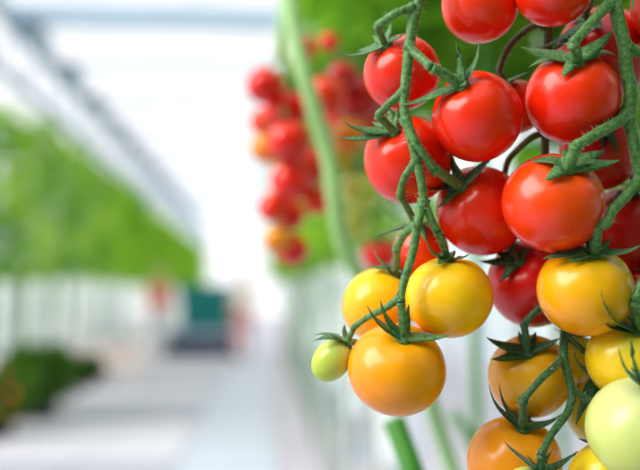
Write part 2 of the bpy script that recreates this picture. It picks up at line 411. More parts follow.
# people, far down the aisle
def skin_mesh(name, nodes, edges, mat, parent, root=0, sub=1):
    me = bpy.data.meshes.new(name); bm = bmesh.new(); lay = bm.verts.layers.skin.verify()
    vv = []
    for i, (co, r) in enumerate(nodes):
        v = bm.verts.new(co); v[lay].radius = (r, r) if not isinstance(r, tuple) else r; v[lay].use_root = (i == root); vv.append(v)
    for a, b in edges: bm.edges.new((vv[a], vv[b]))
    bm.to_mesh(me); bm.free(); me.materials.append(mat)
    o = link(name, me, parent)
    o.modifiers.new('skin', 'SKIN').use_smooth_shade = True
    s = o.modifiers.new('sub', 'SUBSURF'); s.levels = sub; s.render_levels = sub
    return o
def person(loc, rz, label, shirt, trousers, hair, stride, arm):
    p = empty('person', loc); p.rotation_euler.z = rz; tag(p, label, 'person')
    st = stride
    N, E = [], []
    def chain(start, pts):
        prev = start
        for co, r in pts:
            N.append((Vector(co), r)); i = len(N) - 1
            if prev is not None: E.append((prev, i))
            prev = i
        return prev
    chain(None, [((0, 0, .95), (.15, .10))])
    chest = chain(0, [((0, 0, 1.12), (.13, .09)), ((0, 0, 1.33), (.15, .10))])
    neck = chain(chest, [((0, 0, 1.46), (.06, .06)), ((0, -.01, 1.53), (.055, .055)), ((0, -.02, 1.60), (.075, .09)), ((0, -.015, 1.67), (.078, .095)), ((0, 0, 1.73), (.05, .06))])
    for s in (-1, 1):
        chain(0, [((s * .09, 0, .88), .085), ((s * .10, -.5 * s * st, .50), .058), ((s * .10, -.45 * s * st + (.10 if s * st < 0 else 0), .10), .04), ((s * .10, -.45 * s * st - .02, .045), .04), ((s * .11, -.45 * s * st - .16, .03), .03)])
        hx = s * .25
        h = chain(chest, [((s * .17, 0, 1.40), .055), ((s * .22, .02 + .1 * s * st, 1.14), .042), ((hx, -arm * .25 + .2 * s * st, .92), .03), ((hx, -arm * .28 + .2 * s * st, .85), (.02, .036))])
        b = N[h][0]
        for q, (dy, ln) in enumerate(((-.03, .065), (-.01, .08), (.01, .075), (.03, .058))):
            chain(h, [(b + Vector((0, dy, -.045)), .010), (b + Vector((-s * .008, dy, -.045 - ln * .55)), .009), (b + Vector((-s * .022, dy - .004, -.045 - ln)), .007)])
        chain(h, [(b + Vector((-s * .01, -.045, -.005)), .010), (b + Vector((-s * .018, -.062, -.045)), .008)])
    skin_mesh('body', N, E, M['skin'], p)
    tn = [(Vector((0, 0, .99)), (.165, .115)), (Vector((0, 0, .92)), (.165, .12))]; te = [(0, 1)]
    for s in (-1, 1):
        b = len(tn); tn += [(Vector((s * .09, 0, .86)), .10), (Vector((s * .10, -.5 * s * st, .50)), .078), (Vector((s * .10, -.45 * s * st + (.10 if s * st < 0 else 0), .12)), .062)]
        te += [(1, b), (b, b + 1), (b + 1, b + 2)]
    skin_mesh('trousers', tn, te, trousers, p)
    sn = [(Vector((0, 0, .93)), (.18, .13)), (Vector((0, 0, 1.13)), (.15, .11)), (Vector((0, 0, 1.34)), (.175, .12)), (Vector((0, 0, 1.45)), (.075, .075))]; se = [(0, 1), (1, 2), (2, 3)]
    for s in (-1, 1):
        b = len(sn); sn += [(Vector((s * .18, 0, 1.40)), .075), (Vector((s * .22, .02 + .1 * s * st, 1.14)), .06)]; se += [(2, b), (b, b + 1)]
    skin_mesh('shirt', sn, se, shirt, p)
    skin_mesh('hair', [(Vector((0, .03, 1.60)), (.08, .07)), (Vector((0, .025, 1.69)), (.09, .095)), (Vector((0, .0, 1.765)), (.06, .075))], [(0, 1), (1, 2)], hair, p)
    skin_mesh('nose', [(Vector((0, -.105, 1.645)), .012), (Vector((0, -.125, 1.615)), .015)], [(0, 1)], M['skin'], p)
    for s in (-1, 1):
        skin_mesh('eye', [(Vector((s * .032, -.10, 1.655)), .010), (Vector((s * .032, -.106, 1.655)), .008)], [(0, 1)], M['shoe'], p)
        skin_mesh('shoe', [(Vector((s * .10, -.45 * s * st + .04, .045)), .047), (Vector((s * .105, -.45 * s * st - .08, .04)), .045), (Vector((s * .11, -.45 * s * st - .19, .03)), .032)], [(0, 1), (1, 2)], M['shoe'], p)
person((-2.0, 17.6, 0), .2, 'person in a red shirt and pale grey trousers walking by the hedge', M['shirtred'], M['trousergrey'], M['hairgrey'], .18, .2)
person((-0.36, 17.2, 0), -.15, 'person in a pale pink shirt and rose trousers walking past the trolley', M['shirtpink'], M['trouserrose'], M['hairdark'], -.2, .3)

# ------------------------------------------------------------------ tomatoes in focus
# id: u, v, rx, ry (pixels), depth offset (mm), calyx pixel, material, sepal tips, dark calyx, label
TOM = {
 1: (480, 5, 38, 38, 0, None, 'orangered', [], 0, 'orange-red tomato touching a second one above the arching brown stem'),
 2: (553, -13, 39, 39, -2, None, 'orangered', [], 0, 'orange-red tomato hanging in front of the thick brown back stem'),
 3: (402, 73, 38.5, 37, 25, (382, 47), 'red', [(337, 53, 6), (405, 31, 4)], 0, 'red tomato behind the hairy main stem with a long sideways sepal and round calyx nub'),
 4: (477, 117, 45, 45, 0, (456, 87), 'red', [(456, 43, -20), (479, 41, -24), (400, 105, -12), (466, 82, -22)], 0, 'round red tomato with a long horn-like sepal curving upward at its shoulder'),
 5: (573, 98, 47, 46, 0, (569, 65), 'red', [(529, 67, None), (521, 47, -12), (615, 55, None), (613, 30, -12), (562, 77, None)], 0, 'large red tomato under a wide spread green calyx with upturned sepal tips'),
 6: (408, 160, 44, 44, 25, (390, 132), 'red', [(338, 137, 6), (343, 122, 8), (397, 107, 10)], 0, 'red tomato crossed by the hairy main stem where it forks'),
 7: (481, 211, 44, 47, 14, (456, 186), 'red', [(417, 180, -8), (447, 151, -4), (491, 152, -14), (437, 208, -6)], 0, 'red tomato under star calyx, tucked between three other red tomatoes'),
 8: (553, 203, 51, 47.5, -6, (560, 169), 'orangered', [(531, 161, -16), (620, 160, -20), (604, 150, -10), (545, 181, None)], 0, 'largest orange-red tomato with a flat calyx above a yellow tomato'),
 9: (421, 251, 28, 28, 40, (415, 219), 'orangered', [(373, 237, 28), (427, 243, 22), (440, 222, 30)], 0, 'small orange-red tomato half hidden behind the forking green stems'),
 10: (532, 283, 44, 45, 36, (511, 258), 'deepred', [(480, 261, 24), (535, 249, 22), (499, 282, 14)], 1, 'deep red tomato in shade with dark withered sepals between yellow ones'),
 11: (449, 297, 44, 41, 10, (447, 257), 'yellow', [(427, 244, -6), (470, 253, -6), (438, 264, -8)], 0, 'bright yellow tomato below the red star-calyx tomato'),
 12: (379, 305, 36.5, 38, 40, (396, 272), 'yellow', [(374, 249, 34), (367, 267, 28), (408, 268, 34)], 0, 'yellow tomato behind the stem of the lowest orange tomato'),
 13: (397, 369, 49.5, 43.5, 0, (402, 333), 'orange', [(367, 305, -20), (380, 299, -18), (409, 304, -6), (450, 335, -16)], 0, 'plump orange tomato hanging beside the small green one'),
 14: (332, 360, 18.5, 24, 10, (344, 341), 'lime', [(315, 335, 6), (314, 341, 0), (354, 345, 4)], 0, 'small unripe green tomato at the end of a thin side stem'),
 15: (585, 290, 47.5, 45, 0, (588, 251), 'amber', [(543, 259, -14), (641, 245, -22), (611, 238, -6), (570, 262, None)], 0, 'amber yellow tomato with a leafy calyx directly below the largest orange-red one'),
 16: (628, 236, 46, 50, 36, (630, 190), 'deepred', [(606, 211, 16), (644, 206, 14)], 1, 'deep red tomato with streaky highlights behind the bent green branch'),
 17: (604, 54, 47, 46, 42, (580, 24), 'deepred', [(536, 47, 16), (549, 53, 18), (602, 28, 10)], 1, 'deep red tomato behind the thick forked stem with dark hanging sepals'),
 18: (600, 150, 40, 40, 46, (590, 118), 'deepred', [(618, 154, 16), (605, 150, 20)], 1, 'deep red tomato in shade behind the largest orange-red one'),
 19: (517, 107, 27, 27, 50, (504, 83), 'red', [(530, 71, 30), (510, 96, 28)], 0, 'red tomato mostly hidden behind two round red ones, below the brown arching stem'),
 20: (629, 359, 42.5, 41, 0, (632, 326), 'lemon', [(601, 290, -36), (604, 321, -24), (660, 312, -10)], 0, 'lemon yellow tomato resting above the pale green one'),
 21: (642, 429, 55, 51, -30, (642, 382), 'pale', [(618, 346, -48), (631, 339, -50), (664, 352, -46)], 0, 'large pale green tomato below the lemon yellow one'),
 22: (530, 376, 41.5, 41, 30, (521, 347), 'ochre', [(486, 337, 16), (491, 359, 8), (560, 338, 12), (536, 332, 24)], 1, 'ochre yellow tomato behind the dark zigzag lower stem'),
 23: (514, 463, 47, 47, 10, (519, 421), 'copper', [(489, 385, -8), (499, 384, -4), (563, 413, -8)], 1, 'copper orange tomato under the ochre one with upright narrow sepals'),
 24: (594, 408, 27, 37, 30, (594, 374), 'olive', [(574, 352, 18), (576, 425, 8), (584, 409, 6)], 1, 'narrow olive yellow tomato between the zigzag stem and the pale green one'),
 25: (607, 480, 38, 38, -4, (606, 444), 'lemon', [(590, 436, -6)], 1, 'yellow tomato partly covered by the large pale green one'),
 26: (526, 487, 20, 20, -14, (539, 470), 'lime', [(505, 442, -24), (553, 449, -20), (578, 451, -14)], 1, 'tiny green tomato under pointed sepals before the copper orange one'),
 27: (577, 360, 23, 26, 55, None, 'olive', [], 1, 'small yellow tomato wedged behind the amber and lemon yellow ones'),
 28: (668, 8, 36, 38, 8, None, 'orangered', [(632, 15, -6)], 0, 'orange-red tomato beyond the thick forked stem with a pale curled sepal'),
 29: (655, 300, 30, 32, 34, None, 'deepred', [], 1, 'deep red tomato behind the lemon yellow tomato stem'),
}
CR = R @ Vector((1, 0, 0)); CU = R @ Vector((0, 1, 0)); CF = R @ Vector((0, 0, 1))       # right, up, towards the lens
info = {}
order = sorted(TOM, key=lambda k: TOM[k][4])
for k in order:
    u, v, rx, ry, off, cal, mt, sep, dark, lab = TOM[k]
    for it in range(200):
        d = D0 + off / 1000; c = P(u, v, d); a = rx * d / F; b = ry * d / F
        bad = False
        for j, (c2, a2, b2, *_ ) in info.items():
            if (c - c2).length < 0.97 * (a + b + a2 + b2) / 2:
                bad = True
        if not bad: break
        off += 1
    if cal:
        nx, ny = (cal[0] - u) / rx, -(cal[1] - v) / ry
        q = nx * nx + ny * ny
        nz = math.sqrt(1 - q) if q < 0.9 else 0.16
    else: nx, ny, nz = random.Random(k).uniform(-.2, .2), .95, -.1
    n = (CR * nx + CU * ny + CF * nz).normalized()
    info[k] = (c, a, b, n, off)
def inside(p, k, m):
    """how far p is inside tomato k grown by m, as a push vector (or None)"""
    c, a, b, n, off = info[k]
    q = p - c; h = q.dot(n); per = q - n * h
    s = math.sqrt((per.length / (a + m)) ** 2 + (h / (b + m)) ** 2)
    if s >= 1 or s < 1e-6: return None
    return q * (1 / s - 1)
def push(path, m, skip=(), lock0=0, lock1=0, iters=4):
    path = [p.copy() for p in path]
    for it in range(iters):
        for i in range(lock0, len(path) - lock1):
            for k in info:
                if k in skip: continue
                if (path[i] - info[k][0]).length > .05: continue
                d = inside(path[i], k, m)
                if d: path[i] += d
        for i in range(max(1, lock0), len(path) - max(1, lock1)):
            path[i] = path[i] * .6 + (path[i - 1] + path[i + 1]) * .2
    return path
def hairs(name, path, rad, dens, L, parent, origin, seed):
    r = random.Random(seed); vs, fs = [], []
    for i in range(len(path) - 1):
        a, b = path[i], path[i + 1]; t = (b - a)
        for q in range(max(1, int(t.length * dens + r.random()))):
            p = a.lerp(b, r.random()); d = t.normalized().orthogonal(); d.rotate(Quaternion(t.normalized(), r.uniform(0, 6.283)))
            d = (d + t.normalized() * r.uniform(-.35, .35)).normalized()
            rr = rad[i] if isinstance(rad, list) else rad
            s = d.orthogonal().normalized(); s2 = d.cross(s); l = L * (.15 + .85 * r.random() ** 2); e = 7.0e-5
            bse = p + d * rr * .85 - origin; n0 = len(vs)
            vs += [bse + s * e, bse - s * e * .5 + s2 * e * .87, bse - s * e * .5 - s2 * e * .87, bse + d * (l + rr * .15)]
            fs += [(n0, n0+1, n0+3), (n0+1, n0+2, n0+3), (n0+2, n0, n0+3)]
    o = link(name, mesh(name, vs, fs, M['hair'], False), parent); o['kind'] = 'stuff'
    return o
def sepal_mesh(path, nrm, W, mat, origin):
    n = len(path); vs, fs = [], []
    for i, p in enumerate(path):
        s = i / (n - 1)
        t = (path[min(i + 1, n - 1)] - path[max(i - 1, 0)]).normalized()
        up = nrm - t * nrm.dot(t)
        if up.length < .25: up = up + (CF - t * CF.dot(t)) * .6
        up.normalize(); sd = t.cross(up)
        wd = W * (0.62 + 0.38 * math.sin(min(1, s / .28) * math.pi / 2)) * (1 - max(0, (s - .22) / .78) ** 1.25) * .5 + 1.5e-4
        th = 4.5e-4 * (1 - s * .6)
        q = p - origin
        vs += [q - sd * wd + up * wd * .35, q + up * th, q + sd * wd + up * wd * .35, q - up * th]
    for i in range(n - 1):
        for k in range(4):
            k2 = (k + 1) % 4
            fs.append((i*4+k, i*4+k2, i*4+4+k2, i*4+4+k))
    fs += [(3, 2, 1, 0), tuple((n-1)*4 + k for k in range(4))]
    return mesh('sepal', vs, fs, mat)
def tomato_mesh(k):
    c, a, b, n, off = info[k]; NU, NV = 44, 30
    r = random.Random(k * 7); ph = r.uniform(0, 6.28); lob = r.choice((5, 6)); vs, fs, rp = [], [], []
    s1 = n.orthogonal().normalized(); s2 = n.cross(s1)
    for j in range(NV + 1):
        t = math.pi * j / NV
        for i in range(NU):
            f = 2 * math.pi * i / NU
            lb = 1 + .012 * math.cos(lob * f + ph) * math.sin(t) * max(0, math.cos(t))
            rad = a * math.sin(t) ** .94 * lb
            h = b * math.cos(t) * (1.0 - .02 * math.sin(t)) - b * .125 * math.exp(-(t / .32) ** 2) + b * .035 * math.exp(-((math.pi - t) / .3) ** 2)
            h += b * .012 * math.cos(lob * f + ph) * math.exp(-((t - .6) / .3) ** 2)
            vs.append(s1 * (rad * math.cos(f)) + s2 * (rad * math.sin(f)) + n * h); rp.append(j / NV)
    for j in range(NV):
        for i in range(NU):
            i2 = (i + 1) % NU; fs.append((j*NU+i, (j+1)*NU+i, (j+1)*NU+i2, j*NU+i2))
    me = mesh('tomato', vs, fs)
    me.validate()
    at = me.attributes.new('ripe', 'FLOAT', 'POINT'); at.data.foreach_set('value', rp[:len(me.vertices)] + [1.0] * max(0, len(me.vertices) - len(rp)))
    return me
roots, base = {}, {}
for k in TOM:
    u, v, rx, ry, off0, cal, mt, sep, dark, lab = TOM[k]
    c, a, b, n, off = info[k]
    o = link('tomato', tomato_mesh(k), None, M[mt]); o.location = c; tag(o, lab, 'tomato', 'tomatoes on the sharp trusses')
    roots[k] = o; base[k] = c + n * b * .89
    sm = M['darksepal'] if dark else M['sepal']
    # calyx disc with five sepals
    cx = tube('calyx', [base[k] - n * .0006, base[k] + n * .0006, base[k] + n * .0022], [.0036, .0040, .0022], sm, o, 12, c)
    tips = []
    for s in sep:
        du, dv, do = s
        if do is None:                      # lies on the fruit: just above its surface
            m = ((du - u) / rx) ** 2 + ((dv - v) / ry) ** 2
            do = off - math.sqrt(max(0, 1 - m)) * a * 1000 - 2
        tips.append(pt(du, dv, do + (off - off0)))
    # sepals on the side that faces away
    side = (n.cross(CR)).normalized(); back = -CF - n * (-CF).dot(n)
    if back.length < .3: back = side
    back.normalize(); cr = n.cross(back)
    miss = max(0, 5 - len(tips)); rr = random.Random(k + 50)
    for q in range(miss):
        if cal: ang = (q - (miss - 1) / 2) * .75
        else: ang = q * 6.283 / max(1, miss) + .4
        d = back * math.cos(ang) + cr * math.sin(ang)
        tips.append(base[k] + d * rr.uniform(.013, .018) + n * rr.uniform(.0, .005))
    for q, tp in enumerate(tips):
        p0 = base[k] + n * .0006; v_ = tp - p0; L = v_.length; ht = v_.dot(n); per = v_ - n * ht
        c1 = p0 + per * .42 + n * (ht * .05 + L * .04); c2 = p0 + per * .86 + n * (ht * .42)
        path = []
        for i in range(12):
            t = i / 11; path.append(p0 * (1-t)**3 + c1 * 3*t*(1-t)**2 + c2 * 3*t*t*(1-t) + tp * t**3)
        path = push(path, .0009, (), 3, 1)
        W = min(.0072, max(.0042, L * .33)) * (1.3 if k in (5, 8, 15, 21) else 1)
        link('sepal', sepal_mesh(path, n, W, sm, c), cx)
    o['_'] = 0; del o['_']
# ------------------------------------------------------------------ truss stems
def branch(name, parent, pts, r0, r1, mat, skip=(), seed=0, hair=True, knuckle=False, dens=2200):
    path = catmull([p if isinstance(p, Vector) else pt(*p) for p in pts], 7)
    path = push(path, r0 + .0003, skip, 2, 1)
    n = len(path); rad = [r0 + (r1 - r0) * i / (n - 1) + (r0 * .45 * max(0, 1 - i / 4) ** 2 if name == 'side_branch' else 0) for i in range(n)]
    if knuckle:
        rad[-1] *= 1.1; rad[-2] *= 1.22; rad[-3] *= 1.1
    o = tube(name, path, rad, mat, parent, 10)
    if hair:
        hairs('hair', path, rad, dens, .0034, o, Vector(), seed)
    return path
def pedicel(k, kn, r, mat, seed):
    o = roots[k]; c = o.location; n = info[k][3]
    kp = kn if isinstance(kn, Vector) else pt(*kn)
    path = catmull([kp, kp.lerp(base[k], .5) + n * .0012, base[k] + n * .0005], 6)
    m = len(path); rad = [r * (1.25 if i < 2 else 1.0 + .12 * (i / m)) for i in range(m)]
    s = tube('fruit_stem', path, rad, mat, o, 10, c)
    hairs('hair', path, rad, 1800, .003, s, c, seed)
def P_(k, u, v): return (u, v, info[k][4])
def truss(label):
    e = empty('tomato_truss', (0, 0, 0)); tag(e, label, 'vine'); return e
S, DK = M['stem'], M['darkstem']
A = truss('hairy green truss stem zigzagging down from three red tomatoes to a plump orange one')
branch('main_stem', A, [(446, -70, 8), (430, -24, 3), (419, 2, 0), (412.5, 25, -1), (408.5, 55, -3), (405.5, 85, -4), (404, 108, -5), (409.5, 132, -7), (416, 158, -6), (421, 180, -6), (424, 200, -6), (430, 217, -6), (437, 231, -5)], .0032, .0019, S, (), 1, knuckle=True)
pedicel(11, (437, 231, -5), .0018, S, 2)
branch('side_branch', A, [(413, 8, -1), (396, 13, -3), (377, 26, 4)], .0023, .0019, S, (), 3, knuckle=True); pedicel(3, (377, 26, 4), .0018, S, 4)
branch('side_branch', A, [(408, 47, -3), (420, 57, -9), (432, 68, -17)], .0024, .0020, S, (), 5, knuckle=True); pedicel(4, (432, 68, -17), .0023, S, 6)
branch('side_branch', A, [(404, 92, -4), (390, 103, -3), (378, 116, 3)], .0023, .0019, S, (), 7, knuckle=True); pedicel(6, (378, 116, 3), .0020, S, 8)
branch('side_branch', A, [(405, 118, -5), (416, 143, -9), (434, 169, -4)], .0025, .0020, S, (), 9, knuckle=True); pedicel(7, (434, 169, -4), .0024, S, 10)
branch('side_branch', A, [(417, 160, -6), (404, 178, -1), (400, 196, 6)], .0021, .0017, S, (), 11, knuckle=True); pedicel(9, (400, 196, 6), .0017, S, 12)
branch('side_branch', A, [(424, 199, -6), (417, 226, -7), (413.5, 250, -8), (406.5, 273, -9), (402, 290, -10), (401, 303, -12)], .0025, .0019, S, (), 13, knuckle=True); pedicel(13, (401, 303, -12), .0018, S, 14)
branch('side_branch', A, [(418, 224, -7), (405, 233, 0), (396.5, 249, 14)], .0024, .0018, S, (), 15, knuckle=True); pedicel(12, (396.5, 249, 14), .0019, S, 16)
branch('side_branch', A, [(401, 297, -11), (384, 309, -7), (368, 317, -1), (354, 327, 6)], .0019, .0014, S, (), 17, knuckle=True); pedicel(14, (354, 327, 6), .0014, S, 18)
B = truss('thick forked green truss stem holding the large red and amber tomatoes')
branch('main_stem', B, [(596, -75, -4), (605, -35, -6), (613, -4, -8), (618, 20, -9), (625, 48, -10), (625.5, 80, -10), (627.5, 110, -10), (632, 133, -11), (637, 160, -11), (642, 184, -11), (654, 215, -12), (662, 250, -13), (668, 300, -20), (664, 345, -40)], .0038, .0024, S, (), 20, dens=700)
branch('side_branch', B, [(613, 1, -8), (600, 13, -14), (586, 29, -20), (573, 43, -24)], .0028, .0023, S, (), 21, knuckle=True); pedicel(5, (573, 43, -24), .0026, S, 22)
branch('side_branch', B, [(626, 47, -10), (642, 53, -8), (664, 52, -4), (672, 20, -6), (672, -34, 2)], .0028, .0020, S, (), 23); pedicel(28, (672, -34, 2), .0020, S, 24)
branch('side_branch', B, [(628, 114, -10), (606, 128, -18), (590, 138, -23), (576, 146, -27)], .0029, .0024, S, (), 25, knuckle=True); pedicel(8, (576, 146, -27), .0027, S, 26)
branch('side_branch', B, [(641, 178, -11), (625, 197, -15), (611, 211, -18), (597, 224, -19)], .0028, .0023, S, (), 27, knuckle=True); pedicel(15, (597, 224, -19), .0026, S, 28)
branch('side_branch', B, [(662, 252, -13), (648, 272, -16), (633, 300, -16)], .0027, .0023, S, (), 29, knuckle=True); pedicel(20, (633, 300, -16), .0026, S, 30)
pedicel(21, (664, 345, -40), .0024, S, 31)
C = truss('dark brownish back stem turning green where it zigzags among the lower yellow tomatoes')
branch('main_stem', C, [(552, -70, 34), (550, -12, 36), (548, 30, 38), (547, 60, 40), (546, 110, 44), (545, 150, 46), (549, 200, 56), (556, 250, 66), (564, 300, 58), (565, 334, 24)], .0026, .0024, DK, (), 40, dens=500)
branch('lower_stem', C, [(565, 330, 26), (563.5, 354, 10), (567, 372, 6), (572, 391, 3), (569, 410, -2), (560, 423, -8), (551, 435, -12), (541, 455, -20)], .0024, .0018, M['darksepal'], (), 41, knuckle=True, dens=500)
pedicel(26, (541, 455, -20), .0018, M['darksepal'], 42)
branch('side_branch', C, [(547, 29, 38), (536, 25, 36), (520, 35, 34), (506, 52, 34), (499, 70, 38)], .0020, .0016, DK, (), 43, knuckle=True); pedicel(19, (499, 70, 38), .0016, DK, 44)
branch('side_branch', C, [(546, 132, 46), (532, 137, 42), (516, 151, 40), (506, 165, 44), (503, 200, 52), (507, 240, 36)], .0019, .0016, DK, (), 45, hair=False); pedicel(10, (507, 240, 36), .0018, DK, 46)
branch('side_branch', C, [(565, 328, 26), (553, 312, 16), (541, 307, 13), (524, 324, 13)], .0019, .0018, M['darksepal'], (), 47, knuckle=True); pedicel(22, (524, 324, 13), .0019, M['darksepal'], 48)
branch('side_branch', C, [(563.5, 359, 10), (550, 371, -2), (539, 381, -6), (523, 400, -9)], .0020, .0017, M['darksepal'], (), 49, knuckle=True); pedicel(23, (523, 400, -9), .0020, M['darksepal'], 50)
branch('side_branch', C, [(565, 334, 22), (576, 344, 16), (588, 353, 18)], .0017, .0015, M['darksepal'], (), 51, knuckle=True); pedicel(24, (588, 353, 18), .0015, M['darksepal'], 52)
branch('side_branch', C, [(572, 391, 3), (584, 397, 2), (595, 404, 2)], .0018, .0016, M['darksepal'], (), 53, knuckle=True); pedicel(25, (595, 404, 2), .0016, M['darksepal'], 54)
branch('side_branch', C, [(549, -30, 37), (572, -22, 30), (590, -12, 24), (590, 5, 22), (584, 14, 24)], .0020, .0017, DK, (), 55, knuckle=True); pedicel(17, (584, 14, 24), .0017, DK, 56)
for k, (u, v, o_, par) in {1: (500, -52, 12, 34), 2: (556, -66, 12, 34)}.items():
    branch('side_branch', C, [(552, -68, 34), ((u + 552) / 2, -72, 24), (u, v, o_)], .0020, .0018, S, (), 60 + k, knuckle=True); pedicel(k, (u, v, o_), .0018, S, 62 + k)
for k, a, kn in ((16, (640, 183, -10), (634, 178, 14)), (18, (628, 116, -9), (606, 100, 34)), (29, (665, 262, -13), (662, 258, 20))):
    branch('side_branch', B, [a, ((a[0] + kn[0]) / 2 + 3, (a[1] + kn[1]) / 2 - 2, (a[2] + kn[2]) / 2), kn], .0020, .0017, M['darksepal'], (), 70 + k, hair=False); pedicel(k, kn, .0018, M['darksepal'], 72 + k)
branch('side_branch', C, [(564, 300, 58), (570, 318, 62), (577, 326, 60)], .0017, .0016, M['darksepal'], (), 90, hair=False); pedicel(27, (577, 326, 60), .0016, M['darksepal'], 91)

# ------------------------------------------------------------------ the bunch behind, out of focus
DM = 0.97
def simple_tomato():
    a = .0175; NU, NV = 24, 16; vs, fs, rp = [], [], []
    for j in range(NV + 1):
        t = math.pi * j / NV
        for i in range(NU):
            f = 6.28319 * i / NU
            vs.append((a * math.sin(t) ** .94 * math.cos(f), a * math.sin(t) ** .94 * math.sin(f), a * .93 * math.cos(t) - a * .17 * math.exp(-(t / .34) ** 2))); rp.append(j / NV)
    for j in range(NV):
        for i in range(NU): fs.append((j*NU+i, (j+1)*NU+i, (j+1)*NU+(i+1) % NU, j*NU+(i+1) % NU))
    me = mesh('small_tomato', vs, fs)
    at = me.attributes.new('ripe', 'FLOAT', 'POINT'); at.data.foreach_set('value', rp)
    return me
st_me = simple_tomato(); st_mats = {}
def star_mesh():
    vs, fs = [], []
    vs.append(Vector((0, 0, .0150)))
    for q in range(10):
        a = 6.28319 * q / 10; r = .014 if q % 2 == 0 else .004
        vs.append(Vector((r * math.cos(a), r * math.sin(a), .0165 if q % 2 == 0 else .0155)))
    vs.append(Vector((0, 0, .0135)))
    for q in range(10): fs.append((0, 1 + q, 1 + (q + 1) % 10)); fs.append((11, 1 + (q + 1) % 10, 1 + q))
    return mesh('calyx_star', vs, fs, M['sepal'], False)
star = star_mesh()
vs, fs = tube_geo([Vector((0, 0, .014)), Vector((.002, 0, .02)), Vector((.004, 0, .028))], [.0016] * 3, 8); stub = mesh('stem_stub', vs, fs, M['stem'])
MID = [(265, 86, 17, 'red', 0), (286, 109, 20, 'red', -10), (264, 122, 13, 'orangered', 12), (289, 141, 20, 'red', -14), (267, 148, 15, 'copper', 6), (292, 180, 20, 'red', -8), (312, 166, 17, 'orangered', 14),
       (273, 208, 14, 'orangered', 0), (289, 215, 15, 'orangered', 16), (277, 240, 13, 'copper', 0), (292, 250, 15, 'red', 10), (327, 95, 19, 'orangered', 10), (341, 77, 15, 'deepred', 20), (360, 98, 22, 'deepred', 30), (340, 113, 16, 'red', 50),
       (303, 49, 12, 'orangered', 60), (329, 42, 9, 'orangered', 80), (378, 92, 18, 'deepred', 60), (372, 128, 18, 'orangered', 70), (350, 136, 16, 'copper', 60), (318, 200, 14, 'orangered', 30), (362, 190, 20, 'lime', 90), (352, 222, 17, 'lime', 110), (380, 255, 17, 'red', 60), (340, 160, 14, 'olive', 90)]
lab_of = {'red': 'small red tomato in the blurred bunch behind the sharp truss', 'orangered': 'small orange-red tomato in the blurred bunch behind the sharp truss', 'copper': 'small orange tomato in the blurred bunch behind the sharp truss',
          'deepred': 'small deep red tomato in the blurred bunch beside the pale stalk', 'lime': 'unripe green tomato hanging below the blurred red bunch', 'olive': 'yellowish tomato hanging below the blurred red bunch'}
mid_pos = []
for i, (u, v, r, mt, off) in enumerate(MID):
    r *= 1.12
    d = DM + off / 1000
    rad = r * d / F
    for it in range(150):
        c = P(u, v, d)
        if all((c - c2).length > .96 * (rad + r2) for c2, r2 in mid_pos): break
        d += .003; rad = r * d / F
    mid_pos.append((c, rad))
    if mt not in st_mats:
        gm = M[mt].copy(); gm.name = 'glossy_' + M[mt].name; pb = gm.node_tree.nodes['Principled BSDF']
        pb.inputs['Roughness'].default_value = .12
        m_ = st_me.copy(); m_.materials.clear(); m_.materials.append(gm); st_mats[mt] = m_
    o = link('tomato', st_mats[mt], None); o.location = c; o.scale = (rad / .0175,) * 3
    rr = random.Random(i); o.rotation_euler = (rr.uniform(-.3, .5), rr.uniform(-.4, .4), rr.uniform(0, 6))
    tag(o, lab_of[mt], 'tomato', 'tomatoes of the blurred bunch')
    link('calyx', star, o); link('fruit_stem', stub, o)
def stalk(name, pts, r, mat, label, cat='stem', sides=12):
    path = catmull([P(*p) for p in pts], 5)
    o = tube(name, path, r, mat, None, sides); tag(o, label, cat); return o
T2_ = empty('tomato_truss', (0, 0, 0)); tag(T2_, 'blurred truss stem carrying the small red tomatoes behind', 'vine')
tube('main_stem', catmull([P(300, 40, 1.05), P(284, 80, 1.045), P(279, 130, 1.045), P(283, 180, 1.045), P(283, 240, 1.045)], 5), .0028, M['stem'], T2_)
tube('main_stem', catmull([P(318, 40, 1.08), P(345, 60, 1.09), P(356, 110, 1.10), P(358, 170, 1.12), P(366, 240, 1.12)], 5), .0028, M['stem'], T2_)
# stalks of the near plants
stalk('vine_stalk', [(283, -140, 1.12), (284, -10, 1.10), (280, 45, 1.08), (279, 62, 1.08)], .0062, M['palestem'], 'short pale leaf stalk hanging above the blurred red bunch')
stalk('vine_stalk', [(284, -130, .98), (290, 0, .95), (298, 50, .93), (313, 105, .92), (329, 160, .92), (336, 210, .92), (347, 255, .93), (380, 300, .95), (416, 345, .98), (430, 400, 1.02), (446, 450, 1.06), (480, 560, 1.12), (500, 760, 1.2)], .0088, M['palestem'], 'thick pale green plant stalk leaning past the blurred red bunch')
stalk('vine_stalk', [(394, 421, .72), (403, 445, .71), (413, 472, .70), (430, 520, .69)], .0090, M['stalk'], 'cut dark green stalk end below the plump orange tomato')
stalk('vine_stalk', [(452, 412, 1.3), (470, 440, 1.3), (492, 500, 1.3)], .0090, M['dullstalk'], 'blurred green stalk behind the copper orange tomato')

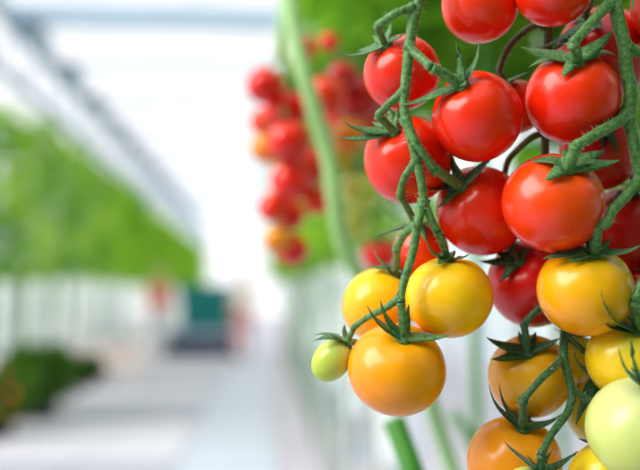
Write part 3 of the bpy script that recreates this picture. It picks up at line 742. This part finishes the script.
# leaves of the near plants
def compound_leaf(seed):
    r = random.Random(seed); vs, fs = [], []
    L = .34; n = 9; sides = 4; path = [Vector((0, L * i / (n - 1), -.10 * (i / (n - 1)) ** 2)) for i in range(n)]
    v0, f0 = tube_geo(path, [.0028 - .0018 * i / (n - 1) for i in range(n)], sides); vs += v0; fs += f0
    def leaflet(base_i, d, ln, wd):
        p0 = path[base_i]; up = Vector((0, 0, 1)); d = d.normalized(); s = d.cross(up).normalized(); nn = s.cross(d)
        rows = 6; prev = [base_i * sides, base_i * sides + 1]
        for j in range(1, rows + 1):
            t = j / rows; w_ = wd * math.sin(math.pi * (t ** .75)) * (1 if j % 2 else .82) * .5
            c = p0 + d * ln * (t + .08) - nn * ln * .22 * t * t
            b = len(vs)
            if j < rows:
                vs.extend([c - s * w_ + nn * w_ * .25, c - nn * .004, c + s * w_ + nn * w_ * .25])
                if len(prev) == 2: fs.append((prev[0], prev[1], b + 2, b + 1)); fs.append((prev[0], b + 1, b))
                else: fs.append((prev[0], prev[1], b + 1, b)); fs.append((prev[1], prev[2], b + 2, b + 1))
                prev = [b, b + 1, b + 2]
            else:
                vs.append(c); fs.append((prev[0], prev[1], b)); fs.append((prev[1], prev[2], b))
    for i, ln in ((3, .12), (5, .13), (7, .11)):
        for sg in (-1, 1):
            leaflet(i, Vector((sg, .55 + r.uniform(-.2, .2), -.15 + r.uniform(-.2, .1))), ln * r.uniform(.85, 1.15), ln * .55)
    leaflet(8, Vector((r.uniform(-.1, .1), 1, -.35)), .15, .085)
    return mesh('leaf', vs, fs, M['leaf'], True)
leaves = [compound_leaf(i) for i in range(4)]
def project(p):
    q = R.transposed() @ (p - CAM)
    if q.z > -.01: return None
    return 320 + F * q.x / -q.z, 235 - F * q.y / -q.z
rl = random.Random(77)
spots = [(.36, 1.45, 34, 'tomato plant whose leaves hang closest behind the blurred red bunch'), (.60, 1.75, 30, 'leafy tomato plant just behind the sharp red tomatoes'), (.34, 2.2, 28, 'leafy tomato plant second behind the blurred red bunch'), (.75, 2.5, 26, 'leafy tomato plant beyond the thick forked truss'), (.45, 2.95, 24, 'leafy tomato plant third behind the blurred red bunch'), (.95, 1.5, 26, 'leafy tomato plant beside the thick forked truss')]
for (x, y, n, lab) in spots:
    p = empty('tomato_plant', (x, y, 0)); tag(p, lab, 'plant')
    tube('vine_stem', catmull([Vector((0, 0, .0)), Vector((.02, .01, .6)), Vector((-.01, 0, 1.2)), Vector((.01, -.02, 1.8)), Vector((0, 0, 2.5))], 5), .008, M['stalk'], p)
    tube('support_string', [Vector((.015, 0, 1.4)), Vector((0, 0, 4.1))], .0015, M['wire'], p, 6)
    made = 0; tries = 0
    while made < n and tries < 600:
        tries += 1
        z = rl.uniform(1.45, 2.25); az = rl.uniform(0, 6.283); el = rl.uniform(-.5, .35)
        q = Matrix.Rotation(az, 4, 'Z') @ Matrix.Rotation(el, 4, 'X') @ Matrix.Rotation(rl.uniform(-.5, .5), 4, 'Y')
        s = rl.uniform(.75, 1.15)
        ok = True
        for lp in (Vector((0, .2, -.03)), Vector((0, .5, -.16)), Vector((.12, .35, -.1)), Vector((-.12, .35, -.1))):
            wp = Vector((x, y, z)) + (q @ (lp * s))
            if wp.x < .02 or wp.y < 1.18: ok = False; break
            pr = project(wp)
            if pr and (pr[0] < (258 if pr[1] < 60 else 268) or (pr[1] > 250 and pr[0] < 520) or (pr[1] > 120 and 425 < pr[0] < 560)): ok = False; break
        if not ok: continue
        o = link('leaf', leaves[made % 4], p); o.matrix_local = Matrix.Translation((0, 0, z)) @ q @ Matrix.Scale(s, 4); made += 1

# occluder plants added to this row, beside and above the fruit, to shade it
for (x, y, n, z0, z1, lab) in ((.62, .95, 40, .9, 2.2, 'leafy tomato plant close behind the thick forked truss'), (.52, .25, 64, .8, 2.2, 'leafy tomato plant added as shade right beside the thick forked truss'), (.56, -.5, 48, .8, 2.2, 'leafy tomato plant added as shade next along the row from the thick forked truss')):
    p = empty('tomato_plant', (x, y, 0)); tag(p, lab, 'plant')
    tube('vine_stem', catmull([Vector((0, 0, .0)), Vector((.02, .01, .6)), Vector((-.01, 0, 1.2)), Vector((.01, -.02, 1.8)), Vector((0, 0, 2.5))], 5), .008, M['stalk'], p)
    tube('support_string', [Vector((.015, 0, 1.4)), Vector((0, 0, 4.1))], .0015, M['wire'], p, 6)
    made = tries = 0
    while made < n and tries < 1500:
        tries += 1
        z = rl.uniform(z0, z1); az = rl.uniform(0, 6.283); el = rl.uniform(-.5, .35)
        q = Matrix.Rotation(az, 4, 'Z') @ Matrix.Rotation(el, 4, 'X') @ Matrix.Rotation(rl.uniform(-.5, .5), 4, 'Y')
        s = rl.uniform(.75, 1.1); ok = True
        for lp in (Vector((0, 0, 0)), Vector((0, .2, -.03)), Vector((0, .5, -.16)), Vector((.14, .3, -.1)), Vector((-.14, .3, -.1))):
            wp = Vector((x, y, z)) + (q @ (lp * s))
            if wp.x < .12 or (wp - Vector((.1, .45, 1.33))).length < .19: ok = False; break
            pr = project(wp); dep = -(R.transposed() @ (wp - CAM)).z
            if pr and dep < .60 and -90 < pr[0] < 740 and -90 < pr[1] < 560: ok = False; break
            if pr and dep >= .60 and (pr[0] < 560 or pr[1] > 300) and pr[0] < 660 and -20 < pr[1] < 490: ok = False; break
        if not ok: continue
        o = link('leaf', leaves[made % 4], p); o.matrix_local = Matrix.Translation((0, 0, z)) @ q @ Matrix.Scale(s, 4); made += 1
